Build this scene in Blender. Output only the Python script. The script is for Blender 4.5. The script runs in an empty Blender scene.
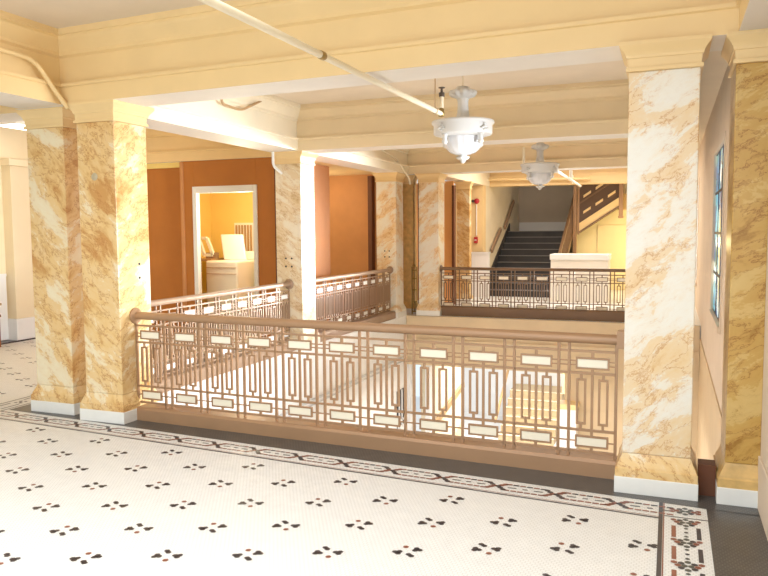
import bpy, bmesh, math, random
from mathutils import Vector, Matrix
random.seed(4)
S = bpy.context.scene
C = S.collection
PI = math.pi

# ------------------------------------------------------------------ helpers
class MB:
    """collects shapes into one mesh; .build links it as ONE object"""
    def __init__(s): s.v = []; s.f = []; s.m = []; s.sm = []
    def add(s, vs, fs, mi=0, smooth=False):
        o = len(s.v); s.v += [tuple(v) for v in vs]
        for f in fs: s.f.append([i + o for i in f]); s.m.append(mi); s.sm.append(smooth)
        return s
    def box(s, x0, x1, y0, y1, z0, z1, mi=0):
        v = [(x, y, z) for z in (z0, z1) for x, y in ((x0, y0), (x1, y0), (x1, y1), (x0, y1))]
        return s.add(v, [(3, 2, 1, 0), (4, 5, 6, 7), (0, 1, 5, 4), (1, 2, 6, 5), (2, 3, 7, 6), (3, 0, 4, 7)], mi)
    def bar(s, a, b, w, h, mi=0, up=(0, 0, 1)):
        a = Vector(a); b = Vector(b); d = (b - a).normalized(); u = Vector(up)
        r = d.cross(u)
        if r.length < 1e-4: r = d.cross(Vector((0, 1, 0)))
        r.normalize(); u = r.cross(d).normalized()
        v = []
        for p in (a, b):
            for i, j in ((-1, -1), (1, -1), (1, 1), (-1, 1)): v.append(p + r * (i * w / 2) + u * (j * h / 2))
        return s.add(v, [(0, 1, 2, 3), (7, 6, 5, 4), (0, 4, 5, 1), (1, 5, 6, 2), (2, 6, 7, 3), (3, 7, 4, 0)], mi)
    def tube(s, pts, r, n=12, mi=0, cap=True):
        pts = [Vector(p) for p in pts]; rings = []
        prev = None
        for i, p in enumerate(pts):
            d = (pts[min(i + 1, len(pts) - 1)] - pts[max(i - 1, 0)]).normalized()
            if prev is None:
                u = Vector((0, 0, 1)) if abs(d.z) < .9 else Vector((1, 0, 0))
            else: u = prev
            a = (u - d * u.dot(d)).normalized(); prev = a; b = d.cross(a)
            rr = r[i] if isinstance(r, (list, tuple)) else r
            rings.append([p + (a * math.cos(2 * PI * k / n) + b * math.sin(2 * PI * k / n)) * rr for k in range(n)])
        vs = [q for R in rings for q in R]; fs = []
        for i in range(len(pts) - 1):
            for k in range(n):
                fs.append((i * n + k, i * n + (k + 1) % n, (i + 1) * n + (k + 1) % n, (i + 1) * n + k))
        s.add(vs, fs, mi, True)
        if cap:
            s.add(rings[0], [tuple(range(n - 1, -1, -1))], mi); s.add(rings[-1], [tuple(range(n))], mi)
        return s
    def lathe(s, prof, c=(0, 0, 0), n=40, mi=0, axis='z', ripple=None):
        vs = []; fs = []
        for j, (r, z) in enumerate(prof):
            for k in range(n):
                t = 2 * PI * k / n; rr = r
                if ripple: rr = ripple(r, z, t)
                x, y = rr * math.cos(t), rr * math.sin(t)
                if axis == 'z': vs.append((c[0] + x, c[1] + y, c[2] + z))
                elif axis == 'x': vs.append((c[0] + z, c[1] + x, c[2] + y))
                else: vs.append((c[0] + y, c[1] + z, c[2] + x))
        for j in range(len(prof) - 1):
            for k in range(n):
                fs.append((j * n + k, j * n + (k + 1) % n, (j + 1) * n + (k + 1) % n, (j + 1) * n + k))
        return s.add(vs, fs, mi, True)
    def sq(s, prof, w, d, mi=0, cap=True):
        """square loft: prof = [(overhang, z)] around a w x d plan centred on 0"""
        vs = []; fs = []
        for o, z in prof:
            a, b = w / 2 + o, d / 2 + o
            vs += [(-a, -b, z), (a, -b, z), (a, b, z), (-a, b, z)]
        for j in range(len(prof) - 1):
            for k in range(4): fs.append((j * 4 + k, j * 4 + (k + 1) % 4, j * 4 + 4 + (k + 1) % 4, j * 4 + 4 + k))
        if cap:
            fs.append((3, 2, 1, 0)); n = (len(prof) - 1) * 4; fs.append((n, n + 1, n + 2, n + 3))
        return s.add(vs, fs, mi)
    def prism(s, poly, y0, y1, mi=0, plane='xz'):
        """poly of 2D points extruded; plane xz -> along y, yz -> along x, xy -> along z"""
        n = len(poly)
        def P(p, t):
            return (p[0], t, p[1]) if plane == 'xz' else ((t, p[0], p[1]) if plane == 'yz' else (p[0], p[1], t))
        vs = [P(p, y0) for p in poly] + [P(p, y1) for p in poly]
        fs = [tuple(range(n)), tuple(range(2 * n - 1, n - 1, -1))]
        for k in range(n): fs.append((k, k + n, (k + 1) % n + n, (k + 1) % n))
        return s.add(vs, fs, mi)
    def poly(s, pts, z, mi=0):
        return s.add([(p[0], p[1], z) for p in pts], [tuple(range(len(pts)))], mi)
    def mesh(s, name, mats):
        me = bpy.data.meshes.new(name); me.from_pydata(s.v, [], s.f)
        if not isinstance(mats, (list, tuple)): mats = [mats]
        for m in mats: me.materials.append(m)
        for p, mi, sm in zip(me.polygons, s.m, s.sm): p.material_index = mi; p.use_smooth = sm
        bm = bmesh.new(); bm.from_mesh(me); bmesh.ops.recalc_face_normals(bm, faces=bm.faces); bm.to_mesh(me); bm.free()
        return me
    def build(s, name, mats, parent=None, bevel=0):
        o = bpy.data.objects.new(name, s.mesh(name, mats)); C.objects.link(o)
        if parent: o.parent = parent
        if bevel:
            b = o.modifiers.new('bevel', 'BEVEL'); b.width = bevel; b.segments = 2; b.limit_method = 'ANGLE'
        return o
def tag(o, label, cat, group=None):
    o['label'] = label; o['category'] = cat
    if group: o['group'] = group
    return o
def thing(name, loc, label, cat, rz=0, group=None):
    o = bpy.data.objects.new(name, None); C.objects.link(o); o.empty_display_size = .2
    o.location = loc; o.rotation_euler = (0, 0, rz); return tag(o, label, cat, group)
def struct(mb, name, mats, bevel=0):
    o = mb.build(name, mats, None, bevel); o['kind'] = 'structure'; return o
def inst(me, name, parent, loc=(0, 0, 0)):
    o = bpy.data.objects.new(name, me); C.objects.link(o); o.parent = parent; o.location = loc; return o

# ------------------------------------------------------------------ materials
def mat(name, col, rough=.5, metal=0, bump=0, bscale=60, vary=0, vscale=3, spec=.5):
    m = bpy.data.materials.new(name); m.use_nodes = True; nt = m.node_tree; N = nt.nodes; L = nt.links
    b = N['Principled BSDF']; b.inputs['Roughness'].default_value = rough; b.inputs['Metallic'].default_value = metal
    b.inputs['Specular IOR Level'].default_value = spec
    b.inputs['Base Color'].default_value = (*col, 1)
    tc = N.new('ShaderNodeTexCoord')
    n = N.new('ShaderNodeTexNoise'); n.inputs['Scale'].default_value = vscale; n.inputs['Detail'].default_value = 6
    L.new(tc.outputs['Object'], n.inputs['Vector'])
    r = N.new('ShaderNodeValToRGB'); k = vary if vary else .02
    r.color_ramp.elements[0].position = .3; r.color_ramp.elements[1].position = .7
    r.color_ramp.elements[0].color = (*[c * (1 - k) for c in col], 1); r.color_ramp.elements[1].color = (*[min(1, c * (1 + k)) for c in col], 1)
    L.new(n.outputs['Fac'], r.inputs['Fac']); L.new(r.outputs['Color'], b.inputs['Base Color'])
    if bump:
        n2 = N.new('ShaderNodeTexNoise'); n2.inputs['Scale'].default_value = bscale; L.new(tc.outputs['Object'], n2.inputs['Vector'])
        bp = N.new('ShaderNodeBump'); bp.inputs['Strength'].default_value = bump; bp.inputs['Distance'].default_value = .01
        L.new(n2.outputs['Fac'], bp.inputs['Height']); L.new(bp.outputs['Normal'], b.inputs['Normal'])
    return m
def emit(name, col, st):
    m = bpy.data.materials.new(name); m.use_nodes = True; b = m.node_tree.nodes['Principled BSDF']
    b.inputs['Base Color'].default_value = (*col, 1); b.inputs['Emission Color'].default_value = (*col, 1); b.inputs['Emission Strength'].default_value = st
    return m
def marble(name, light, mid, dark, tilt, seed, cover=.5):
    """hand painted marble: pale ground, ochre drifts along a diagonal, thin brown veins"""
    m = bpy.data.materials.new(name); m.use_nodes = True; nt = m.node_tree; N = nt.nodes; L = nt.links
    b = N['Principled BSDF']; b.inputs['Roughness'].default_value = .32
    tc = N.new('ShaderNodeTexCoord'); oi = N.new('ShaderNodeObjectInfo')
    add = N.new('ShaderNodeVectorMath'); add.operation = 'ADD'
    L.new(tc.outputs['Object'], add.inputs[0])
    mul = N.new('ShaderNodeVectorMath'); mul.operation = 'SCALE'; mul.inputs['Scale'].default_value = 1.7 + seed
    L.new(oi.outputs['Location'], mul.inputs[0]); L.new(mul.outputs[0], add.inputs[1])
    # faces +X lean the other way: mirror through |normal.x|
    mp0 = N.new('ShaderNodeMapping'); mp0.inputs['Rotation'].default_value = (tilt * .8, tilt, 0)
    L.new(add.outputs[0], mp0.inputs['Vector'])
    # warp the coordinates a little, then stretch along the drift
    nw = N.new('ShaderNodeTexNoise'); nw.inputs['Scale'].default_value = 3.0; nw.inputs['Detail'].default_value = 4
    L.new(mp0.outputs[0], nw.inputs['Vector'])
    ws = N.new('ShaderNodeVectorMath'); ws.operation = 'SCALE'; ws.inputs['Scale'].default_value = .16; L.new(nw.outputs['Color'], ws.inputs[0])
    wa = N.new('ShaderNodeVectorMath'); wa.operation = 'ADD'; L.new(mp0.outputs[0], wa.inputs[0]); L.new(ws.outputs[0], wa.inputs[1])
    mp = N.new('ShaderNodeMapping'); mp.inputs['Scale'].default_value = (1.0, 1.0, 2.6); L.new(wa.outputs[0], mp.inputs['Vector'])
    n1 = N.new('ShaderNodeTexNoise'); n1.inputs['Scale'].default_value = 1.8; n1.inputs['Detail'].default_value = 12; n1.inputs['Roughness'].default_value = .68; n1.inputs['Distortion'].default_value = .15
    L.new(mp.outputs[0], n1.inputs['Vector'])
    r1 = N.new('ShaderNodeValToRGB'); e = r1.color_ramp
    c = .5 + (.5 - cover) * .3
    e.elements[0].position = c - .10; e.elements[0].color = (*light, 1)
    e.elements[1].position = c + .17; e.elements[1].color = (*dark, 1)
    q = e.elements.new(c - .012); q.color = (*[.75 * x + .25 * y for x, y in zip(light, mid)], 1)
    q = e.elements.new(c + .006); q.color = (*[.2 * x + .8 * y for x, y in zip(light, mid)], 1)
    q = e.elements.new(c + .09); q.color = (*mid, 1)
    L.new(n1.outputs['Fac'], r1.inputs['Fac'])
    n2 = N.new('ShaderNodeTexVoronoi'); n2.feature = 'DISTANCE_TO_EDGE'; n2.inputs['Scale'].default_value = 4.2
    nv = N.new('ShaderNodeTexNoise'); nv.inputs['Scale'].default_value = 5.0; nv.inputs['Detail'].default_value = 8; nv.inputs['Roughness'].default_value = .7
    L.new(mp.outputs[0], nv.inputs['Vector'])
    vs_ = N.new('ShaderNodeVectorMath'); vs_.operation = 'SCALE'; vs_.inputs['Scale'].default_value = .55; L.new(nv.outputs['Color'], vs_.inputs[0])
    va = N.new('ShaderNodeVectorMath'); va.operation = 'ADD'; L.new(mp.outputs[0], va.inputs[0]); L.new(vs_.outputs[0], va.inputs[1])
    L.new(va.outputs[0], n2.inputs['Vector'])
    r2 = N.new('ShaderNodeValToRGB'); r2.color_ramp.elements[0].position = .0; r2.color_ramp.elements[0].color = (1, 1, 1, 1)
    r2.color_ramp.elements[1].position = .045; r2.color_ramp.elements[1].color = (0, 0, 0, 1); L.new(n2.outputs['Distance'], r2.inputs['Fac'])
    r3 = N.new('ShaderNodeMapRange'); r3.inputs['From Min'].default_value = c - .06; r3.inputs['From Max'].default_value = c + .05; r3.inputs['To Min'].default_value = .06
    L.new(n1.outputs['Fac'], r3.inputs['Value'])
    mm = N.new('ShaderNodeMath'); mm.operation = 'MULTIPLY'; L.new(r2.outputs['Color'], mm.inputs[0]); L.new(r3.outputs[0], mm.inputs[1])
    mx = N.new('ShaderNodeMix'); mx.data_type = 'RGBA'; mx.inputs['B'].default_value = (*[x * y for x, y in zip(dark, (.80, .62, .50))], 1)
    L.new(mm.outputs[0], mx.inputs['Factor']); L.new(r1.outputs['Color'], mx.inputs['A'])
    L.new(mx.outputs['Result'], b.inputs['Base Color'])
    return m

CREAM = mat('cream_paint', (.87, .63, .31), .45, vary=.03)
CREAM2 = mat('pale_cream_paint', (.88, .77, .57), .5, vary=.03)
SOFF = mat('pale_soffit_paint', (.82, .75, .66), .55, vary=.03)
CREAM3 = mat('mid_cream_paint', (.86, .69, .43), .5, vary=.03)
CEIL = mat('ceiling_paint', (.80, .68, .53), .6, vary=.03, bump=.05, bscale=9)
WHITE = mat('white_paint', (.86, .84, .80), .45)
WALLC = mat('cream_wall', (.86, .72, .48), .6, bump=.05, bscale=30)
WALLR = mat('pink_cream_wall', (.78, .64, .50), .8, vary=.04)
TANW = mat('tan_wall', (.72, .56, .36), .6, vary=.04)
ORANGE = mat('orange_brown_wall', (.49, .175, .028), .7, bump=.1, bscale=80, vary=.06)
ORANGE2 = mat('tan_orange_wall', (.60, .27, .09), .65, bump=.1, bscale=80, vary=.06)
BROWN = mat('dark_brown_edge', (.14, .045, .015), .6)
YELL = mat('yellow_wall', (.92, .70, .23), .6, vary=.02)
LOWW = mat('lower_white_wall', (.86, .85, .84), .5, vary=.02)
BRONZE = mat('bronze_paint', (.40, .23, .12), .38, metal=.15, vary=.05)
BRONZED = mat('taupe_bronze_paint', (.36, .235, .15), .42, metal=.15, vary=.05)  # the front rail's bronze with the left rails' duller light in its colour
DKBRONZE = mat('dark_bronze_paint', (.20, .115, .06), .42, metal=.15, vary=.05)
PLAQ = mat('cream_plaque', (.93, .84, .66), .4)
PLINTH = mat('white_marble_plinth', (.86, .84, .78), .25, vary=.03, vscale=9)
MARB = marble('painted_marble', (.88, .76, .53), (.80, .54, .23), (.62, .32, .10), math.radians(-38), .31, .66)
MARBT = marble('painted_tan_marble', (.86, .76, .58), (.78, .60, .36), (.62, .42, .20), math.radians(-30), .47, .55)
MARBW = marble('painted_pale_marble', (.86, .81, .70), (.82, .60, .33), (.72, .44, .18), math.radians(36), .55, .47)
MARB_SHADE = marble('painted_golden_marble', (.66, .45, .16), (.55, .32, .075), (.36, .18, .03), math.radians(28), .9, .6)  # the pilaster's marble, with its shadow put into the colours
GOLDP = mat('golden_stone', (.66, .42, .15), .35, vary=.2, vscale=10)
PIPE = mat('pipe_paint', (.88, .78, .58), .4)
WPIPE = mat('white_pipe_paint', (.9, .88, .82), .4)
BRASS = mat('aged_brass', (.38, .26, .09), .35, metal=.7)
IRON = mat('old_iron', (.12, .09, .07), .5, metal=.4)
RED = mat('red_enamel', (.45, .02, .03), .35)
LAMP = mat('white_lamp_plaster', (.74, .72, .68), .35, bump=.05, bscale=40)
GLASSW = mat('opal_glass', (.76, .76, .77), .12)
APPL = mat('white_enamel', (.92, .90, .78), .3)
STEP = mat('dark_stair_rubber', (.035, .032, .032), .6, vary=.2)
NOSE = mat('grey_stair_nosing', (.20, .18, .16), .5)
NOSE2 = mat('grey_patch', (.55, .46, .30), .5)
STONE = mat('cream_stair_stone', (.52, .40, .24), .6, vary=.08)
WOOD = mat('brown_wood', (.30, .105, .03), .4, vary=.25, vscale=8)
TWOOD = mat('tan_handrail_wood', (.48, .30, .14), .4, vary=.1)
BLACK = mat('black_iron', (.015, .015, .02), .4)
# floor tile
def hextile(name, col, grout, size, rough=.42, mottled=.04):
    m = bpy.data.materials.new(name); m.use_nodes = True; nt = m.node_tree; N = nt.nodes; L = nt.links
    b = N['Principled BSDF']; b.inputs['Roughness'].default_value = rough
    tc = N.new('ShaderNodeTexCoord')
    mp = N.new('ShaderNodeMapping'); mp.inputs['Scale'].default_value = (1 / size, 1 / size, 0)
    L.new(tc.outputs['Object'], mp.inputs['Vector'])
    def M(op, a, bb=None):
        n = N.new('ShaderNodeVectorMath'); n.operation = op
        for i, x in enumerate((a, bb)):
            if x is None: continue
            if isinstance(x, tuple): n.inputs[i].default_value = x
            else: L.new(x, n.inputs[i])
        return n
    r = (1.0, 1.7320508, 1.0); h = (.5, .8660254, .5)
    a = M('SUBTRACT', M('MODULO', M('ADD', mp.outputs[0], (4000, 4000 * 1.7320508, 0)).outputs[0], r).outputs[0], h)
    b2 = M('SUBTRACT', M('MODULO', M('ADD', mp.outputs[0], (4000.5, 4000 * 1.7320508 + .8660254, 0)).outputs[0], r).outputs[0], h)
    a = M('MULTIPLY', a.outputs[0], (1, 1, 0)); b2 = M('MULTIPLY', b2.outputs[0], (1, 1, 0))
    la = M('LENGTH', a.outputs[0]); lb = M('LENGTH', b2.outputs[0])
    mn = N.new('ShaderNodeMath'); mn.operation = 'MINIMUM'; L.new(la.outputs['Value'], mn.inputs[0]); L.new(lb.outputs['Value'], mn.inputs[1])
    rp = N.new('ShaderNodeValToRGB'); rp.color_ramp.elements[0].position = .43; rp.color_ramp.elements[1].position = .51
    rp.color_ramp.elements[0].color = (*col, 1); rp.color_ramp.elements[1].color = (*grout, 1)
    L.new(mn.outputs[0], rp.inputs['Fac'])
    n = N.new('ShaderNodeTexNoise'); n.inputs['Scale'].default_value = 14; L.new(tc.outputs['Object'], n.inputs['Vector'])
    mr = N.new('ShaderNodeMapRange'); mr.inputs['To Min'].default_value = 1 - mottled * 2; mr.inputs['To Max'].default_value = 1 + mottled; L.new(n.outputs['Fac'], mr.inputs['Value'])
    mx = N.new('ShaderNodeMix'); mx.data_type = 'RGBA'; mx.blend_type = 'MULTIPLY'; mx.inputs['Factor'].default_value = 1
    L.new(rp.outputs['Color'], mx.inputs['A']); L.new(mr.outputs[0], mx.inputs['B'])
    L.new(mx.outputs['Result'], b.inputs['Base Color'])
    return m
TILE = hextile('white_hex_tile', (.86, .85, .82), (.66, .64, .60), .024)
DTILE = hextile('dark_grey_tile', (.085, .078, .072), (.17, .155, .14), .024, .35, .15)
T_DARK = mat('black_tile', (.045, .035, .04), .3)
T_RED = mat('red_brown_tile', (.27, .085, .045), .3)
T_GRN = mat('grey_green_tile', (.08, .085, .07), .3)
# stained glass (lit by the day behind it)
def stained():
    m = bpy.data.materials.new('stained_glass'); m.use_nodes = True; nt = m.node_tree; N = nt.nodes; L = nt.links
    b = N['Principled BSDF']; b.inputs['Roughness'].default_value = .1
    tc = N.new('ShaderNodeTexCoord'); mp = N.new('ShaderNodeMapping'); mp.inputs['Scale'].default_value = (0, 2.4, 2.0); L.new(tc.outputs['Object'], mp.inputs['Vector'])
    v = N.new('ShaderNodeTexVoronoi'); v.inputs['Scale'].default_value = 2.2; L.new(mp.outputs[0], v.inputs['Vector'])
    sp = N.new('ShaderNodeSeparateColor'); L.new(v.outputs['Color'], sp.inputs[0])
    r = N.new('ShaderNodeValToRGB'); r.color_ramp.interpolation = 'CONSTANT'; e = r.color_ramp
    e.elements[0].position = 0; e.elements[0].color = (.01, .09, .22, 1); e.elements[1].position = .3; e.elements[1].color = (.03, .30, .40, 1)
    for p, c in ((.5, (.02, .16, .34, 1)), (.68, (.25, .55, .60, 1)), (.84, (.03, .14, .10, 1)), (.93, (.6, .75, .72, 1))):
        q = e.elements.new(p); q.color = c
    L.new(sp.outputs[0], r.inputs['Fac'])
    v2 = N.new('ShaderNodeTexVoronoi'); v2.feature = 'DISTANCE_TO_EDGE'; v2.inputs['Scale'].default_value = 2.2; L.new(mp.outputs[0], v2.inputs['Vector'])
    lt = N.new('ShaderNodeMath'); lt.operation = 'GREATER_THAN'; lt.inputs[1].default_value = .03; L.new(v2.outputs['Distance'], lt.inputs[0])
    mx = N.new('ShaderNodeMix'); mx.data_type = 'RGBA'; mx.inputs['A'].default_value = (.004, .004, .006, 1)
    L.new(lt.outputs[0], mx.inputs['Factor']); L.new(r.outputs['Color'], mx.inputs['B'])
    L.new(mx.outputs['Result'], b.inputs['Base Color']); L.new(mx.outputs['Result'], b.inputs['Emission Color']); b.inputs['Emission Strength'].default_value = 1.0
    return m
STAIN = stained()
def clearglass():
    m = bpy.data.materials.new('clear_glass'); m.use_nodes = True; nt = m.node_tree; N = nt.nodes
    t = N.new('ShaderNodeBsdfTransparent'); g = N.new('ShaderNodeBsdfGlossy'); g.inputs['Roughness'].default_value = .05
    x = N.new('ShaderNodeMixShader'); x.inputs[0].default_value = .06
    nt.links.new(t.outputs[0], x.inputs[1]); nt.links.new(g.outputs[0], x.inputs[2]); nt.links.new(x.outputs[0], N['Material Output'].inputs['Surface'])
    return m
CLEAR = clearglass()

# ------------------------------------------------------------------ constants of the place
CZ = 3.28          # ceiling
SOF = 2.70         # beam soffits
XR = .51           # right wall face
LOW = -3.4         # lower floor
def fy(x, y0): return y0 - .052 * (x + .25)       # the front row runs very slightly askew

# ------------------------------------------------------------------ floor
fb = MB()
fb.box(-9.3, XR, -3.2, 5.22, -.25, 0); fb.box(-9.3, -4.72, 5.22, 13.35, -.25, 0); fb.box(-9.3, XR, 13.35, 23, -.25, 0)
E_ = .0012
def ff(x, y0): return y0 - .075 * (x + .25)
def hexa(x, y, r, mi, z=.0016):
    fb.poly([(x + r * math.cos(PI / 6 + k * PI / 3), y + r * math.sin(PI / 6 + k * PI / 3)) for k in range(6)], z, mi)
def motif(x, y, flip):
    c, q = math.cos(math.radians(28)), math.sin(math.radians(28)); f = 1 if flip else -1
    for a, b, mi in ((-.063, 0, 2), (-.039, 0, 2), (-.051, -.0205 * f, 2), (.063, 0, 2), (.039, 0, 2), (.051, .0205 * f, 2),
                     (0, -.041 * f, 2), (.010 * f, -.061 * f, 2), (0, .048 * f, 3)):
        hexa(x + c * a - q * b, y + q * a + c * b, .0162, mi)
rows = 0
for j in range(-8, 26):
    for i in range(-14, 14):
        if (i + j) % 2: continue
        x = -1.188 + .364 * i - .0032 * j; y = 4.154 - .035 * i - .1914 * j
        if x > -.09 or x < -9.1 or y < -.3 or y > ff(x, 4.285) - .055: continue
        motif(x, y, (i - j) % 4 == 0)
for j in range(0, 22):
    for i in range(0, 10):
        if (i + j) % 2: continue
        x = -6.3 - .3675 * i; y = 5.0 + .2145 * j
        if x < -9.2 or y > 9.3: continue
        motif(x, y, (i - j) % 4 == 0)
# dark tile margins (front strip under the rail, right strip along the wall, left return)
def strip(x0, x1, a, b, mi, z=E_):
    fb.poly([(x0, ff(x0, a)), (x1, ff(x1, a)), (x1, ff(x1, b)), (x0, ff(x0, b))], z, mi)
strip(-5.62, XR, 4.545, 5.0, 1)
fb.poly([(.225, -3.0), (XR, -3.0), (XR, 4.50), (.225, 4.515)], E_, 1)
fb.poly([(-5.62, ff(-5.62, 5.0)), (-5.3, ff(-5.3, 5.0)), (-5.3, 9.4), (-5.62, 9.4)], E_, 1)
# front border: white band, inner line, chain of crosses and dashes
BX0, BX1 = -5.85, -.03
strip(BX0, BX1, 4.285, 4.302, 2)
strip(BX0, BX1, 4.312, 4.318, 3)
def bq(cx, cy, w, h, mi, rot=0):
    cy2 = ff(cx, cy); c, s_ = math.cos(rot), math.sin(rot)
    fb.poly([(cx + c * a - s_ * b, cy2 + s_ * a + c * b - .052 * a * 0) for a, b in ((-w / 2, -h / 2), (w / 2, -h / 2), (w / 2, h / 2), (-w / 2, h / 2))], .0018, mi)
P_ = .365; x = -.26
while x > BX0 + .1:
    # cross cluster of small hexes
    for dx, dy, mi in ((-.05, .045, 2), (-.03, .022, 2), (-.012, 0, 3), (-.03, -.022, 3), (-.05, -.045, 3), (.012, .0, 2), (.03, .022, 3), (.05, .045, 3), (.03, -.022, 2), (.05, -.045, 2)):
        hexa(x + dx, ff(x + dx, 4.425 + dy), .0195, mi, .0018)
    for k in range(6):
        bq(x + .075 + k * .043, 4.478, .036, .019, 2 if k % 2 else 3); bq(x + .075 + k * .043, 4.372, .036, .019, 3)
    for dx in (.10, .265): bq(x + dx, 4.425, .055, .014, 4)
    bq(x + .182, 4.425, .032, .014, 2)
    x -= P_
# corner square, right border
fb.poly([(-.03, -3), (-.008, -3), (-.008, 4.53), (-.03, 4.53)], .0015, 2)
fb.poly([(-.006, -3), (-.0, -3), (0, 4.53), (-.006, 4.53)], .0015, 3)
fb.poly([(0, 4.318), (.225, 4.318), (.225, 4.328), (0, 4.328)], .0015, 2)
def rosette(cx, cy, wide=False):
    R = .0165; d = .03
    for a, b, mi in ((-1.5, 0, 3), (1.5, 0, 3), (-.5, 0, 4), (.5, 0, 4), (-1, .9, 2), (0, 1.5, 4), (1, .9, 2), (-1, -.9, 2), (0, -1.5, 4), (1, -.9, 2)) + (((-2.3, .6, 3), (-2.3, -.6, 3), (2.3, .6, 3), (2.3, -.6, 3)) if wide else ()):
        hexa(cx + a * d, cy + b * d, R, mi, .0018)
rosette(.11, 4.425, True)
y = 4.25
while y > -2.8:
    rosette(.11, y)
    for sx in (-1, 1):
        fb.poly([(.11 + sx * .062 - .011, y - .22), (.11 + sx * .062 + .011, y - .22), (.11 + sx * .062 + .011, y - .06), (.11 + sx * .062 - .011, y - .06)], .0018, 3 if sx < 0 else 2)
        hexa(.11 + sx * .062, y + .03, .017, 3, .0018)
    hexa(.11, y - .085, .012, 4, .0018); hexa(.11, y - .14, .012, 2, .0018); hexa(.11, y - .195, .012, 4, .0018)
    y -= .28
# left border return running back past the pillars
for a, w, mi in ((-5.66, .018, 2), (-5.90, .018, 2)):
    fb.poly([(a, 4.75), (a + w, 4.75), (a + w, 9.4), (a, 9.4)], .0015, mi)
y = 4.95
while y < 9.2:
    for sx in (-1, 1):
        fb.poly([(-5.77 + sx * .055 - .009, y), (-5.77 + sx * .055 + .009, y), (-5.77 + sx * .055 + .009, y + .2), (-5.77 + sx * .055 - .009, y + .2)], .0018, 2)
    for dx, dy in ((0, 0), (-.03, .03), (.03, .03), (-.03, -.03), (.03, -.03)): hexa(-5.77 + dx, y + .27 + dy, .018, 2, .0018)
    bq0 = None; y += .36
struct(fb, 'floor', [TILE, DTILE, T_DARK, T_RED, T_GRN])

# ------------------------------------------------------------------ beams and ceiling
PROF = [(0, 2.70), (.0, 2.835), (.018, 2.842), (.018, 2.866), (-.03, 2.875), (-.03, 3.085), (.0, 3.10), (.0, 3.125), (.075, 3.20), (.085, 3.215), (.085, 3.235), (.10, 3.24), (.10, CZ)]
def beam(name, a, b, w, mats, prof=PROF, left=True, right=True):
    """a, b: centre line ends (x,y); profile on both long sides"""
    dz = int(name.split('_')[1]) * .0013 - .01; prof = [(o, z + dz) if z < CZ else (o, CZ + .02) for o, z in prof]
    a = Vector((*a, 0)); b = Vector((*b, 0)); d = (b - a).normalized(); n = Vector((-d.y, d.x, 0))
    ring = [(-(w / 2 + o), z) for o, z in prof] + [((w / 2 + o), z) for o, z in reversed(prof)]
    m = MB(); k = len(ring)
    vs = [a + n * q + Vector((0, 0, z)) for q, z in ring] + [b + n * q + Vector((0, 0, z)) for q, z in ring]
    h = len(prof) - 1
    fs = [tuple(range(k)), tuple(range(2 * k - 1, k - 1, -1))] + [(i, (i + 1) % k, (i + 1) % k + k, i + k) for i in range(k)]
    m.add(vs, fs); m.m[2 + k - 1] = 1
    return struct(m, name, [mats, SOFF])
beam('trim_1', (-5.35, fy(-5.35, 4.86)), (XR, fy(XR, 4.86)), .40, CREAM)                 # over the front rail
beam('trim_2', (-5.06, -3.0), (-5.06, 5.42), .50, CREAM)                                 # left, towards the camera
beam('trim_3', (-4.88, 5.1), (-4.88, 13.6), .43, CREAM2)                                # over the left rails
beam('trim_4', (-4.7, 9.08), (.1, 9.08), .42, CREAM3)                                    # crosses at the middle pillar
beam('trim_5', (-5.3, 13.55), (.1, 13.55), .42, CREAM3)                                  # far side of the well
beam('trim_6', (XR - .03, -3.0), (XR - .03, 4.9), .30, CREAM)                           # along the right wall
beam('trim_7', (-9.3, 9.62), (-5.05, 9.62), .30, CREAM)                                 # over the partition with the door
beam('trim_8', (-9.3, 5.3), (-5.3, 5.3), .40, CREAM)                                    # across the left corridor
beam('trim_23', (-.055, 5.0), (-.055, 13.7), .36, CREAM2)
# stair hall header
m = MB(); m.box(-5.0, XR, 18.35, 18.65, 2.72, 3.3); m.box(-5.0, XR, 18.30, 18.35, 2.72, 2.93); m.box(-5.0, XR, 18.27, 18.35, 2.93, 2.97); struct(m, 'trim_9', CREAM)
m = MB(); m.box(-4.62, -4.25, 13.7, 18.3, 2.72, 3.3); struct(m, 'trim_10', CREAM2)
m = MB(); m.box(-9.5, XR + .3, -3.2, 18.7, CZ - .001, CZ + .2); struct(m, 'ceiling', CEIL)
m = MB(); m.box(-5.2, XR + .3, 18.65, 23, 4.4, 4.6); struct(m, 'ceiling_stair', CEIL)

# ------------------------------------------------------------------ walls
W1 = (5.5, 7.25, .55, 2.55); W2 = (8.5, 10.4, .57, 2.55); W3 = (15.9, 17.6, .55, 2.55)  # first and third openings are out of view, added to let light in
m = MB(); T0, T1 = XR, XR + .28
def ww(y0, y1, z0, z1, mi=0): m.box(T0, T1, y0, y1, z0, z1, mi)
ww(-3.2, W1[0], -.22, CZ); ww(W1[1], W2[0], -.22, CZ); ww(W2[1], W3[0], -.22, CZ); ww(W3[1], 23, -.22, CZ)
for w in (W1, W2, W3): ww(w[0], w[1], -.22, w[2]); ww(w[0], w[1], w[3], CZ)
m.box(T0 - .015, T1, 4.9, 23, LOW - .2, -.22, 1)
ww(18.6, 23, CZ, 4.6)
struct(m, 'wall_right', [WALLR, TANW])
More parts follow.
